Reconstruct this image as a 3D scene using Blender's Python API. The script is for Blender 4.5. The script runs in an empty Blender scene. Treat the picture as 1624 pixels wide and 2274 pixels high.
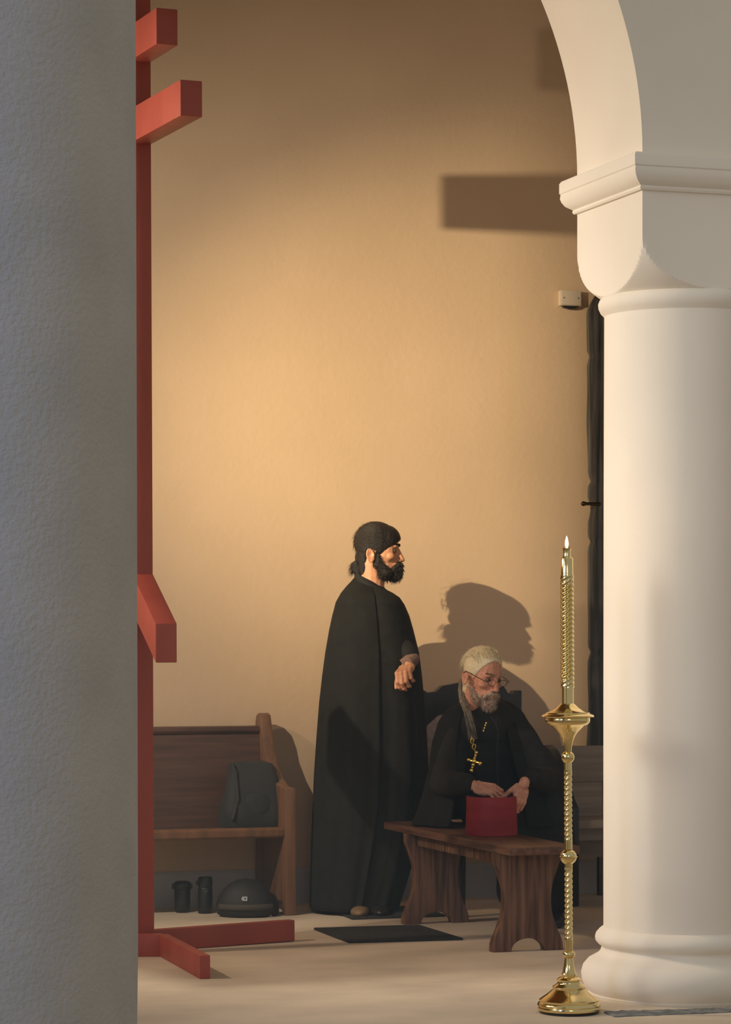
import bpy, bmesh, math, random
from math import sin, cos, pi, sqrt, atan2
from mathutils import Vector, Matrix, noise

C = bpy.context.scene.collection
# ------------------------------------------------------------------ frame
TH = math.radians(18.4)         # the camera looks 18.4 degrees off the back wall's normal
FPX, W, H = 6018.0, 1624.0, 2274.0
CX, HY, CAMZ = 812.0, 1400.0, 1.29   # principal column, horizon row, eye height
CT, ST = cos(TH), sin(TH)

def c2w(X, Y, Z=0.0):           # view-aligned metres (right, away, up) -> room
    return Vector((X*CT + Y*ST, -X*ST + Y*CT, Z))
def w2c(x, y, z=0.0):
    return Vector((x*CT - y*ST, x*ST + y*CT, z))
def cp(px, py, Y):              # point seen at a photo pixel at distance Y, view-aligned metres
    return Vector(((px-CX)/FPX*Y, Y, CAMZ-(py-HY)/FPX*Y))
def gc(px, py, z=0.0):          # point on the floor (or at height z) seen at a pixel
    Y = (CAMZ-z)*FPX/(py-HY)
    return Vector(((px-CX)/FPX*Y, Y, z))
def gw(px, py, z=0.0):
    g = gc(px, py, z); return c2w(g.x, g.y, z)

# ------------------------------------------------------------------ camera, world, lights
cam = bpy.data.cameras.new('camera'); co = bpy.data.objects.new('camera', cam); C.objects.link(co)
co.location = (0, 0, CAMZ); co.rotation_euler = (pi/2, 0, -TH)
cam.sensor_fit = 'HORIZONTAL'; cam.sensor_width = 24.0; cam.lens = FPX/W*24.0
cam.shift_y = (HY-H/2)/W; cam.clip_end = 200
bpy.context.scene.camera = co
vs = bpy.context.scene.view_settings
vs.view_transform = 'Standard'; vs.look = 'None'; vs.gamma = 1; vs.exposure = 0.0; vs.use_curve_mapping = False

wd = bpy.data.worlds.new('world'); bpy.context.scene.world = wd; wd.use_nodes = True
bg = wd.node_tree.nodes['Background']
bg.inputs[0].default_value = (1.0, 0.98, 0.90, 1); bg.inputs[1].default_value = 0.32

def light(name, kind, cpos, target, color, energy, size=0.1, spot=60, blend=1.0, sy=None):
    l = bpy.data.lights.new(name, kind); o = bpy.data.objects.new(name, l); C.objects.link(o)
    p = c2w(*cpos); t = c2w(*target); o.location = p
    o.rotation_euler = (t-p).to_track_quat('-Z', 'Y').to_euler()
    l.color = color; l.energy = energy
    if kind == 'SPOT': l.spot_size = math.radians(spot); l.spot_blend = blend; l.shadow_soft_size = size
    elif kind == 'AREA':
        l.shape = 'RECTANGLE'; l.size = size; l.size_y = sy or size
    else: l.shadow_soft_size = size
    return o
LZ = 3.22
LK = (-2.6, 8.9, LZ); LQ = (-3.3, 9.75, 3.0)
light('flood_lamp_wide', 'SPOT', LK, (0.20, 12.6, 0.85), (1.0, 0.88, 0.72), 440, 0.022, 100, 1.0)
light('flood_lamp_narrow', 'SPOT', LK, (1.25, 13.3, 1.90), (1.0, 0.76, 0.42), 1030, 0.022, 43, 1.0)
light('side_lamp', 'SPOT', LQ, (0.9, 10.4, 1.9), (1.0, 0.76, 0.54), 395, 0.10, 100, 1.0)
# unseen fills added to brighten the columns; they stand in for daylight
wl = light('column_fill_west', 'AREA', (1.5, 0.0, 4.0), (2.2, 9.6, 1.8), (1.0, 0.84, 0.80), 4.6, 2.0, sy=2.5)
wl.data.spread = math.radians(30)
wn = light('column_fill_north', 'AREA', (-4.6, 6.2, 3.4), (1.1, 9.6, 1.7), (1.0, 0.98, 0.90), 8.5, 1.2, sy=2.2)
wn.data.spread = math.radians(40)
ws = light('column_fill_south', 'AREA', (-4.5, 1.5, 3.5), (-0.9, 6.0, 1.5), (0.25, 0.48, 1.0), 9, 2.0, sy=3.0)
ws.data.spread = math.radians(38)

# ------------------------------------------------------------------ materials
def hexc(r, g, b):
    f = lambda c: (c/255/12.92 if c/255 <= .04045 else ((c/255+.055)/1.055)**2.4)
    return (f(r), f(g), f(b))
def mat(name, c1, c2=None, rough=0.7, metal=0.0, scale=6.0, stretch=(1,1,1), bump=0.0, bscale=60.0, bstretch=(1,1,1), detail=5, spec=0.5,
        emit=None, estr=0, coat=0, sss=0, contrast=(0.35, 0.65)):
    m = bpy.data.materials.new(name); m.use_nodes = True; nt = m.node_tree; N = nt.nodes; L = nt.links
    b = N['Principled BSDF']
    b.inputs['Base Color'].default_value = (*c1, 1); b.inputs['Roughness'].default_value = rough
    b.inputs['Metallic'].default_value = metal; b.inputs['Specular IOR Level'].default_value = spec
    if coat: b.inputs['Coat Weight'].default_value = coat
    if sss: b.inputs['Subsurface Weight'].default_value = sss; b.inputs['Subsurface Scale'].default_value = 0.01
    if emit: b.inputs['Emission Color'].default_value = (*emit, 1); b.inputs['Emission Strength'].default_value = estr
    tc = N.new('ShaderNodeTexCoord')
    if c2:
        mp = N.new('ShaderNodeMapping'); mp.inputs['Scale'].default_value = stretch
        L.new(tc.outputs['Object'], mp.inputs[0])
        n = N.new('ShaderNodeTexNoise'); n.inputs['Scale'].default_value = scale; n.inputs['Detail'].default_value = detail
        L.new(mp.outputs[0], n.inputs['Vector'])
        r = N.new('ShaderNodeValToRGB'); r.color_ramp.elements[0].position = contrast[0]; r.color_ramp.elements[1].position = contrast[1]
        r.color_ramp.elements[0].color = (*c1, 1); r.color_ramp.elements[1].color = (*c2, 1)
        L.new(n.outputs['Fac'], r.inputs[0]); L.new(r.outputs[0], b.inputs['Base Color'])
    if bump:
        mp2 = N.new('ShaderNodeMapping'); mp2.inputs['Scale'].default_value = bstretch
        L.new(tc.outputs['Object'], mp2.inputs[0])
        n2 = N.new('ShaderNodeTexNoise'); n2.inputs['Scale'].default_value = bscale; n2.inputs['Detail'].default_value = 4
        L.new(mp2.outputs[0], n2.inputs['Vector'])
        bm = N.new('ShaderNodeBump'); bm.inputs['Strength'].default_value = bump; bm.inputs['Distance'].default_value = 0.01
        L.new(n2.outputs['Fac'], bm.inputs['Height']); L.new(bm.outputs[0], b.inputs['Normal'])
    return m
M = {
 'wall': mat('ochre_plaster', (.60, .44, .29), (.65, .48, .32), .9, scale=1.3, bump=.12, bscale=35, spec=.2),
 'cream': mat('cream_plaster', (.78, .72, .62), (.82, .76, .66), .85, scale=2, bump=.05, bscale=40, spec=.2),
 'rough_cream': mat('roughcast_plaster', (.50, .47, .44), (.56, .52, .48), .92, scale=5, bump=.45, bscale=85, spec=.15),
 'floor': mat('screed_floor', (.53, .455, .36), (.70, .60, .47), .75, scale=2.0, stretch=(.8, 1.3, 1), detail=10, bump=.15, bscale=14, spec=.25),
 'ceil': mat('dark_ceiling', (.30, .22, .15), (.34, .25, .17), .9),
 'skirt': mat('grey_skirting', (.42, .42, .44), (.47, .47, .48), .7, scale=3),
 'red': mat('red_painted_wood', (.33, .066, .052), (.40, .088, .066), .5, scale=5, stretch=(1,1,.25), bump=.08, bscale=20, bstretch=(6,6,.5)),
 'pewwood': mat('pew_wood', (.065, .032, .022), (.11, .052, .032), .45, scale=5, stretch=(.6, 4, 9), bump=.05, bscale=30, detail=8),
 'pewedge': mat('pew_end_wood', (.12, .062, .034), (.19, .092, .046), .45, scale=5, stretch=(6, 6, .6), detail=8),
 'greypew': mat('old_grey_wood', (.27, .22, .18), (.36, .30, .24), .6, scale=5, stretch=(.5, 4, 8), detail=8),
 'bench': mat('rustic_bench_wood', (.060, .026, .014), (.21, .105, .060), .55, scale=7, stretch=(7, 7, .45), bump=.35, bscale=14, bstretch=(6, 6, .5), detail=9),
 'benchtop': mat('rustic_bench_top', (.085, .038, .022), (.17, .085, .052), .4, scale=6, stretch=(7, .5, 7), bump=.2, bscale=14, bstretch=(6, .5, 6), detail=9),
 'black': mat('black_cloth', (.015, .0145, .0135), (.021, .0205, .019), .85, scale=30, bump=.15, bscale=300, spec=.25),
 'black2': mat('black_wool_cape', (.0095, .0095, .009), (.013, .0128, .012), .9, scale=20, bump=.15, bscale=300, spec=.2),
 'satin': mat('black_satin', (.012, .012, .013), None, .35, spec=.5),
 'skin': mat('skin_warm', (.56, .26, .14), (.66, .33, .19), .5, scale=40, bump=.12, bscale=220, sss=.08),
 'oldskin': mat('skin_old', (.62, .27, .16), (.76, .39, .26), .5, scale=55, bump=.5, bscale=160, sss=.08),
 'hair': mat('dark_hair', (.006, .004, .0035), (.015, .010, .0075), .5, scale=30, stretch=(.6, 3, 6), bump=.6, bscale=60, bstretch=(1, 5, 7)),
 'beard': mat('dark_beard', (.010, .007, .005), (.022, .014, .010), .6, scale=60, bump=.6, bscale=200),
 'white': mat('white_hair', (.86, .72, .42), (.96, .88, .62), .5, scale=30, stretch=(.6, 3, 6), bump=.6, bscale=50, bstretch=(1, 5, 9)),
 'greyhair': mat('grey_hair', (.13, .105, .075), (.30, .25, .18), .6, scale=50, bump=.6, bscale=120),
 'greybeard': mat('grey_beard', (.30, .19, .13), (.62, .50, .38), .7, scale=70, bump=.7, bscale=150),
 'cuff': mat('brown_cuff', (.20, .12, .09), (.25, .155, .115), .85, scale=30),
 'shoe': mat('tan_leather', (.20, .13, .07), (.26, .17, .09), .5),
 'darkshoe': mat('dark_leather', (.02, .017, .015), None, .4),
 'eye': mat('eye_white', (.13, .095, .075), None, .25),
 'iris': mat('eye_iris', (.02, .012, .008), None, .15),
 'steel': mat('dark_steel', (.10, .08, .06), None, .3, 1.0),
 'brass': mat('polished_brass', (.80, .62, .28), (.86, .70, .36), .13, 1.0, scale=8),
 'gold': mat('bright_gold', (1.0, .72, .16), None, .2, 1.0),
 'flame': mat('flame', (1, .6, .2), None, .5, emit=(1, .62, .25), estr=14),
 'wick': mat('wick', (.02, .02, .02), None, .9),
 'crimson': mat('crimson_velvet', (.26, .016, .022), (.33, .024, .030), .55, scale=4, stretch=(1, 1, 6), bump=.1, bscale=200, spec=.3),
 'inside': mat('black_lining', (.01, .008, .008), None, .9),
 'chair': mat('ebonised_wood', (.012, .010, .009), None, .4),
 'uphol': mat('faded_rose_brocade', (.34, .22, .19), (.44, .31, .26), .9, scale=40),
 'matb': mat('dark_mat', (.020, .022, .022), (.035, .038, .037), .9, scale=30, bump=.5, bscale=150),
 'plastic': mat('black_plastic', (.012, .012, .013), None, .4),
 'plastic2': mat('matt_black_nylon', (.012, .012, .014), (.018, .018, .021), .7, scale=8),
 'bag': mat('dark_bag_cloth', (.020, .020, .021), (.028, .028, .028), .85, scale=10, bump=.4, bscale=20),
 'patch': mat('pale_label', (.33, .38, .44), None, .6),
 'olive': mat('olive_band', (.05, .045, .035), None, .8),
 'slate': mat('dark_blue_grey_cloth', (.050, .050, .046), (.115, .112, .10), .8, scale=6, stretch=(8, 8, .5), bump=.6, bscale=10, bstretch=(8, 8, .4)),
 'box': mat('ivory_plastic', (.62, .52, .40), None, .5),
 'seal': mat('blue_grey_sealant', (.13, .145, .145), (.26, .27, .265), .8, scale=25, bump=.5, bscale=60),
 'grime': mat('floor_grime', (.20, .20, .18), (.40, .37, .32), .9, scale=30, bump=.5, bscale=80),
}

# ------------------------------------------------------------------ mesh helpers
def setp(o, label=None, cat=None, group=None, kind=None):
    if label: o['label'] = label
    if cat: o['category'] = cat
    if group: o['group'] = group
    if kind: o['kind'] = kind
    return o
class MB:
    def __init__(s): s.v = []; s.f = []
    def add(s, v, f):
        n = len(s.v); s.v += [Vector(p) for p in v]; s.f += [tuple(i+n for i in q) for q in f]; return s
    def box(s, a, b, R=None):
        x0, y0, z0 = a; x1, y1, z1 = b
        v = [(x0,y0,z0),(x1,y0,z0),(x1,y1,z0),(x0,y1,z0),(x0,y0,z1),(x1,y0,z1),(x1,y1,z1),(x0,y1,z1)]
        if R is not None: v = [R @ Vector(p) for p in v]
        return s.add(v, [(0,3,2,1),(4,5,6,7),(0,1,5,4),(1,2,6,5),(2,3,7,6),(3,0,4,7)])
    def prism(s, pts, axis, a, b):   # polygon in the two other axes, extruded along axis
        n = len(pts)
        def P(p, t):
            return (t, p[0], p[1]) if axis == 'x' else (p[0], t, p[1]) if axis == 'y' else (p[0], p[1], t)
        v = [P(p, a) for p in pts] + [P(p, b) for p in pts]
        f = [tuple(range(n))[::-1], tuple(range(n, 2*n))] + [(i, (i+1)%n, n+(i+1)%n, n+i) for i in range(n)]
        return s.add(v, f)
    def lathe(s, prof, n=48, c=(0,0), twist=0, lobes=0, amp=0, cap=True):
        base = len(s.v); m = len(prof)
        for i, (r, z) in enumerate(prof):
            for k in range(n):
                a = 2*pi*k/n
                s.v.append(Vector((c[0]+r*cos(a), c[1]+r*sin(a), z)))
        for i in range(m-1):
            for k in range(n):
                k2 = (k+1) % n
                s.f.append((base+i*n+k, base+i*n+k2, base+(i+1)*n+k2, base+(i+1)*n+k))
        if cap:
            s.f.append(tuple(base+k for k in range(n))[::-1]); s.f.append(tuple(base+(m-1)*n+k for k in range(n)))
        return s
    def twisted(s, r, z0, z1, c=(0,0), turns=8, lobes=3, amp=.12, n=36, rows=None):
        rows = rows or int(turns*16*max(1, lobes/3)); base = len(s.v)
        for i in range(rows+1):
            t = i/rows; z = z0+(z1-z0)*t
            env = min(1, t*turns*2, (1-t)*turns*2)
            for k in range(n):
                a = 2*pi*k/n; q = 0.5+0.5*cos(lobes*(a - 2*pi*turns*t))
                rr = r*(1 - amp*env*(1 - sqrt(max(q, 0))))
                s.v.append(Vector((c[0]+rr*cos(a), c[1]+rr*sin(a), z)))
        for i in range(rows):
            for k in range(n):
                k2 = (k+1) % n
                s.f.append((base+i*n+k, base+i*n+k2, base+(i+1)*n+k2, base+(i+1)*n+k))
        return s
    def ell(s, c, r, R=None, n=20, m=12):
        base = len(s.v); c = Vector(c)
        vs_ = []
        for i in range(m+1):
            t = pi*i/m
            for k in range(n):
                a = 2*pi*k/n
                p = Vector((r[0]*sin(t)*cos(a), r[1]*sin(t)*sin(a), -r[2]*cos(t)))
                if R is not None: p = R @ p
                vs_.append(c+p)
        s.v += vs_
        for i in range(m):
            for k in range(n):
                k2 = (k+1) % n
                if i == 0: s.f.append((base+k, base+n+k2, base+n+k))
                elif i == m-1: s.f.append((base+i*n+k, base+i*n+k2, base+(i+1)*n+k))
                else: s.f.append((base+i*n+k, base+i*n+k2, base+(i+1)*n+k2, base+(i+1)*n+k))
        return s
    def tube(s, pts, rad, n=10, cap=True):
        pts = [Vector(p) for p in pts]; m = len(pts)
        rad = rad if isinstance(rad, (list, tuple)) else [rad]*m
        base = len(s.v); prev = None
        for i, p in enumerate(pts):
            t = (pts[min(i+1, m-1)]-pts[max(i-1, 0)]).normalized()
            if prev is None:
                u = t.orthogonal().normalized()
            else:
                u = (prev - t*prev.dot(t)).normalized()
            prev = u; w = t.cross(u)
            for k in range(n):
                a = 2*pi*k/n
                s.v.append(p + (u*cos(a)+w*sin(a))*rad[i])
        for i in range(m-1):
            for k in range(n):
                k2 = (k+1) % n
                s.f.append((base+i*n+k, base+i*n+k2, base+(i+1)*n+k2, base+(i+1)*n+k))
        if cap:
            s.f.append(tuple(base+k for k in range(n))[::-1]); s.f.append(tuple(base+(m-1)*n+k for k in range(n)))
        return s
    def cap(s, p0, p1, r0, r1, n=16):   # tapered capsule
        p0, p1 = Vector(p0), Vector(p1); d = p1-p0; L = d.length
        Q = d.to_track_quat('Z', 'Y').to_matrix() if L > 1e-6 else Matrix.Identity(3)
        prof = [(r0*sin(a), -r0*cos(a)) for a in [pi/2*i/5 for i in range(6)]] + [(r1*cos(a), L+r1*sin(a)) for a in [pi/2*i/5 for i in range(6)]]
        prof[0] = (1e-4, -r0); prof[-1] = (1e-4, L+r1)
        t = MB().lathe(prof, n)
        return s.add([p0 + Q @ v for v in t.v], t.f)
    def loft(s, rows, n=64, a0=0, a1=2*pi, fold=None, close=False):
        """rows: (z, cx, cy, rx, ry, tilt)"""
        full = abs((a1-a0)-2*pi) < 1e-6
        k_ = n if full else n+1; base = len(s.v)
        for i, (z, cx, cy, rx, ry, tl) in enumerate(rows):
            for k in range(k_):
                a = a0+(a1-a0)*k/n
                g = fold(a, z, i) if fold else 1
                s.v.append(Vector((cx+rx*g*cos(a), cy+ry*g*sin(a), z - tl*cos(a))))
        for i in range(len(rows)-1):
            for k in range(n):
                k2 = (k+1) % k_
                s.f.append((base+i*k_+k, base+i*k_+k2, base+(i+1)*k_+k2, base+(i+1)*k_+k))
        if close: s.f.append(tuple(base+k for k in range(k_))); s.f.append(tuple(base+(len(rows)-1)*k_+k for k in range(k_))[::-1])
        return s
    def build(s, name, m, parent=None, smooth=True, bevel=0, solid=0, auto=35, label=None, loc=None, rot=None):
        me = bpy.data.meshes.new(name); me.from_pydata([tuple(v) for v in s.v], [], s.f); me.update()
        return finish(me, name, m, parent, smooth, bevel, solid, auto, label, loc, rot)
def finish(me, name, m, parent=None, smooth=True, bevel=0, solid=0, auto=35, label=None, loc=None, rot=None, fix=True):
    if fix:
        bm = bmesh.new(); bm.from_mesh(me); bmesh.ops.recalc_face_normals(bm, faces=bm.faces)
        if bevel and not solid:
            ed = [e for e in bm.edges if len(e.link_faces) == 2 and e.calc_face_angle(0) > math.radians(30)]
            bmesh.ops.bevel(bm, geom=ed, offset=bevel, segments=2, affect='EDGES', profile=.6, clamp_overlap=True)
        bm.to_mesh(me); bm.free()
    o = bpy.data.objects.new(name, me); C.objects.link(o)
    me.materials.append(m)
    if smooth:
        me.polygons.foreach_set('use_smooth', [True]*len(me.polygons))
        try: me.set_sharp_from_angle(angle=math.radians(auto))
        except Exception: pass
    if solid:
        md = o.modifiers.new('thickness', 'SOLIDIFY'); md.thickness = solid; md.offset = -1
    if parent is not None: o.parent = parent
    if label: o['label'] = label
    if loc is not None: o.location = loc
    if rot is not None: o.rotation_euler = (0, 0, rot)
    return o
def empty(name, label, cat, loc, rot=0, group=None, kind=None):
    o = bpy.data.objects.new(name, None); C.objects.link(o); o.location = loc; o.rotation_euler = (0, 0, rot)
    o.empty_display_size = .1
    return setp(o, label, cat, group, kind)
def remesh(mb, voxel, smooth=4, factor=.5):
    me = bpy.data.meshes.new('tmp'); me.from_pydata([tuple(v) for v in mb.v], [], mb.f); me.update()
    bm = bmesh.new(); bm.from_mesh(me); bmesh.ops.recalc_face_normals(bm, faces=bm.faces); bm.to_mesh(me); bm.free()
    o = bpy.data.objects.new('tmp', me); C.objects.link(o)
    r = o.modifiers.new('r', 'REMESH'); r.mode = 'VOXEL'; r.voxel_size = voxel
    if smooth:
        k = o.modifiers.new('s', 'SMOOTH'); k.iterations = smooth; k.factor = factor
    dg = bpy.context.evaluated_depsgraph_get(); ev = o.evaluated_get(dg)
    out = bpy.data.meshes.new_from_object(ev)
    v = [x.co.copy() for x in out.vertices]; f = [tuple(p.vertices) for p in out.polygons]
    bpy.data.objects.remove(o); bpy.data.meshes.remove(me); bpy.data.meshes.remove(out)
    q = MB(); q.v = v; q.f = f
    return q
def xf(mb, Mx):
    mb.v = [Mx @ v for v in mb.v]; return mb
def pull(mb, pts):     # pts: (centre, radius, offset)
    for i, v in enumerate(mb.v):
        d = Vector((0,0,0))
        for c, r, off in pts:
            q = (v-Vector(c)).length/r
            if q < 2.5: d += Vector(off)*math.exp(-q*q)
        mb.v[i] = v+d
    return mb
rnd = random.Random(7)
def strands(roots, dirs, lens, w, droop=0.0, jitter=.3):
    q = MB()
    for p, d, L in zip(roots, dirs, lens):
        p = Vector(p); d = (Vector(d).normalized() + Vector((rnd.uniform(-1,1), rnd.uniform(-1,1), rnd.uniform(-1,1)))*jitter).normalized()
        m = p + d*L*.5; e = p + (d + Vector((0,0,-droop))).normalized()*L
        q.tube([p, m, e], [w, w*.8, w*.15], 4, cap=False)
    return q

# ------------------------------------------------------------------ the room
COL = c2w(1.125, 9.6); R0 = .281; S = .285           # right column: axis, shaft radius, half block
WALLY, XL, XR, YN = 12.27, -4.0, 9.0, -3.0
SPRING, ARCR = 2.92, 1.50
def struct(name, mb, m, **k):
    o = mb.build(name, m, **k); o['kind'] = 'structure'; return o
f = MB()
f.add([(XL, YN, 0), (XR, YN, 0), (XR, WALLY+.1, 0), (XL, WALLY+.1, 0), (XL, YN, -.1), (XR, YN, -.1), (XR, WALLY+.1, -.1), (XL, WALLY+.1, -.1)],
      [(0,1,2,3), (7,6,5,4), (0,4,5,1), (1,5,6,2), (2,6,7,3), (3,7,4,0)])
struct('floor', f, M['floor'], smooth=False)
struct('wall_back', MB().box((XL, WALLY, 0), (XR, WALLY+.2, 5.2)), M['wall'], smooth=False)
struct('wall_left', MB().box((XL-.2, 8.6, 0), (XL, WALLY+.2, 5.2)), M['wall'], smooth=False)
struct('wall_right', MB().box((XR, 8.6, 0), (XR+.2, WALLY+.2, 5.2)), M['wall'], smooth=False)
struct('ceiling', MB().box((XL-.2, COL.y-S, 5.2), (XR+.2, WALLY+.2, 5.35)), M['ceil'], smooth=False)
struct('baseboard_back', MB().prism([(WALLY-.015, 0), (WALLY-.015, .15), (WALLY-.008, .165), (WALLY, .165), (WALLY, 0)], 'x', XL, XR), M['skirt'], smooth=False)

def arcade(mb):      # wall over the columns with round arches; x along the wall
    pitch = 2*ARCR+2*S; y0, y1 = COL.y-S, COL.y+S
    cols = [COL.x + pitch*k for k in (-2, -1, 0, 1)]
    top = 5.2
    def strip(pts):      # pts: list of (x, z) along the soffit; build front, back and soffit
        n = len(pts); b = len(mb.v)
        for x, z in pts: mb.v += [Vector((x, y0, z)), Vector((x, y1, z)), Vector((x, y0, top)), Vector((x, y1, top))]
        for i in range(n-1):
            a, c = b+4*i, b+4*i+4
            mb.f += [(a, c, c+2, a+2), (a+1, a+3, c+3, c+1), (a, a+1, c+1, c), (a+2, c+2, c+3, a+3)]
    pts = [(XL-.2, SPRING)]
    for cx in cols:
        if cx != cols[0]:
            mid = cx - pitch/2
            pts += [(mid - ARCR*cos(t), SPRING + ARCR*sin(t)) for t in [pi*i/96 for i in range(97)]]
            pts += [(cx+S, SPRING)]
        else:
            pts += [(cx-S, SPRING), (cx+S, SPRING)]
    pts += [(XR+.2, SPRING)]
    strip(pts); return mb
struct('wall_front', arcade(MB()), M['cream'], auto=25)

def column(name, center, r, s, label, material, sc=1.0, capital=True, lean=(0,0)):
    t = empty(name, label, 'column', (center.x, center.y, 0), 0, kind='structure')
    base = [(r*1.17, 0), (r*1.19, .010), (r+.048, .012), (r+.066, .03), (r+.077, .055), (r+.079, .08), (r+.072, .105), (r+.054, .126),
            (r+.034, .137), (r+.020, .145), (r+.011, .155), (r+.007, .167), (r+.008, .174), (r+.019, .181), (r+.028, .192), (r+.030, .204), (r+.026, .218), (r+.014, .232), (r+.003, .240), (r-.004, .243)]
    MB().lathe(base, 128).build('base', material, t, auto=50)
    ztop = 2.41 if capital else 4.4
    sh = [(r, .235), (r, 1.0), (r-.001, 1.8), (r-.003, ztop)]
    if lean[0]:
        sh = [(r-.004, .235), (r, .6), (r + lean[0], ztop)]
    MB().lathe(sh, 160).build('shaft', material, t)
    if capital:
        MB().lathe([(r-.006, 2.395), (r, 2.405), (r+.010, 2.415), (r+.017, 2.43), (r+.019, 2.445), (r+.014, 2.458), (r+.005, 2.468), (r-.01, 2.472)], 128).build('neck_ring', material, t, auto=50)
        # square block meeting a swelling round neck: half-round faces on each side
        n = 256; m = MB(); zs = [2.45+.20*(i/40) for i in range(41)] + [2.72, 2.80]
        for z in zs:
            u = min(1, max(0, (z-2.465)/.175))
            Rz = s*sqrt(2.002-(1-u)**2)*.9995
            if z >= 2.65: Rz = s*1.5
            for k in range(n):
                a = 2*pi*k/n + pi/4; sq = s/max(abs(cos(a)), abs(sin(a)))
                q = min(sq, Rz); m.v.append(Vector((q*cos(a), q*sin(a), z)))
        for i in range(len(zs)-1):
            for k in range(n):
                k2 = (k+1) % n; m.f.append((i*n+k, i*n+k2, (i+1)*n+k2, (i+1)*n+k))
        m.build('capital', material, t, auto=22)
        prof = [(0, 2.79), (.010, 2.792), (.014, 2.799), (.012, 2.807), (.020, 2.812), (.034, 2.822), (.044, 2.838), (.048, 2.852), (.046, 2.866), (.050, 2.870), (.050, 2.905), (.044, 2.914), (.0, 2.92)]
        m = MB()
        for d, z in prof:
            q = s+d; m.v += [Vector((-q,-q,z)), Vector((q,-q,z)), Vector((q,q,z)), Vector((-q,q,z))]
        for i in range(len(prof)-1):
            for k in range(4):
                k2 = (k+1) % 4; m.f.append((4*i+k, 4*i+k2, 4*i+4+k2, 4*i+4+k))
        m.f += [(0,1,2,3), tuple(4*len(prof)-4+k for k in range(4))]
        m.build('impost_moulding', material, t, auto=40)
    return t
column('column', COL, R0, S, 'cream round column with cushion capital carrying the arch', M['cream'])
pitch = 2*ARCR+2*S
column('column', COL-Vector((pitch, 0, 0)), R0, S, 'cream round column at the far end of the arch', M['cream'])
LC = c2w(-.905, 6.0)
column('column', LC, .40, .4, 'large grey roughcast round pillar filling the near foreground', M['rough_cream'], capital=False, lean=(-.010, 0))

# floor joint beside the right column
j0, j1 = gw(1352, 2254), gw(1660, 2243)
m = MB(); d = (j1-j0); nn = d.cross(Vector((0,0,1))).normalized()*-1
N_ = 40; top_ = []; bot_ = []
for i in range(N_+1):
    t = i/N_; p = j0+d*t; w1 = .045*(1-.45*t) + .008*noise.noise(Vector((t*18, 0, 0))); w2 = .055*(1-.2*t)+.010*noise.noise(Vector((t*15, 5, 0)))
    top_.append(p+nn*w1); bot_.append(p-nn*w2)
for i in range(N_+1):
    m.v += [Vector((bot_[i].x, bot_[i].y, -.002)), Vector((top_[i].x, top_[i].y, -.002)), Vector((bot_[i].x, bot_[i].y, .003)), Vector((top_[i].x, top_[i].y, .006+.004*abs(noise.noise(Vector((i*.7, 1, 2))))))]
for i in range(N_):
    a, b = 4*i, 4*i+4; m.f += [(a+2, a+3, b+3, b+2), (a, b, b+1, a+1), (a, a+2, b+2, b), (a+1, b+1, b+3, a+3)]
m.f += [(0, 1, 3, 2), (4*N_, 4*N_+2, 4*N_+3, 4*N_+1)]
struct('trim_1', m, M['seal'])

# ------------------------------------------------------------------ the red cross
A22 = math.radians(22.6)
pc = Vector((-.895, 10.80))
cr = empty('standing_cross', 'tall red painted wooden three-bar cross on splayed floor feet behind the roughcast pillar', 'cross', c2w(pc.x, pc.y), A22-TH); cr.rotation_euler = (0, math.radians(-.25), A22-TH)
# local: x = across thickness (right), -y = towards viewer along the bars
t2 = .0425
MB().box((-t2, -t2, .0), (t2, t2, 3.98)).build('post', M['red'], cr, bevel=.003)
MB().box((-t2-.001, -.66, 3.222), (t2+.001, .30, 3.358)).build('long_bar', M['red'], cr, bevel=.004)  # far half shortened to place its shadow on the back wall
MB().box((-t2-.001, -.375, 3.548), (t2+.001, .14, 3.688)).build('short_bar', M['red'], cr, bevel=.004)  # hidden half cut short to keep its shadow off the wall
sl = .195/.29
m = MB(); ya, yb = -.335, .30; zt = lambda y: 1.513 + (y+.0425)*sl
m.prism([(ya, zt(ya)-.152), (yb, zt(yb)-.152), (yb, zt(yb)), (ya, zt(ya))], 'x', -t2-.001, t2+.001)
m.build('slanted_footrest', M['red'], cr, bevel=.004)
def foot(p, q, w, h, name='foot'):
    p = Vector(p); q = Vector(q)
    loc = lambda v: Matrix.Rotation(-A22, 3, 'Z') @ Vector((v.x-pc.x, v.y-pc.y, 0))
    a, b = loc(p), loc(q); dd = (b-a).normalized(); nn = Vector((-dd.y, dd.x, 0))*w/2
    m = MB(); v = [a-nn, b-nn, b+nn, a+nn]
    m.add([(x.x, x.y, 0) for x in v]+[(x.x, x.y, h) for x in v], [(0,3,2,1),(4,5,6,7),(0,1,5,4),(1,2,6,5),(2,3,7,6),(3,0,4,7)])
    return m.build(name, M['red'], cr, bevel=.003)
foot((-.80, 10.74), (-.594, 10.03), .040, .087)
foot((-.93, 10.86), (-.305, 11.255), .045, .086)
foot((-1.15, 10.735), (-.806, 10.735), .05, .088, 'base_block')

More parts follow.
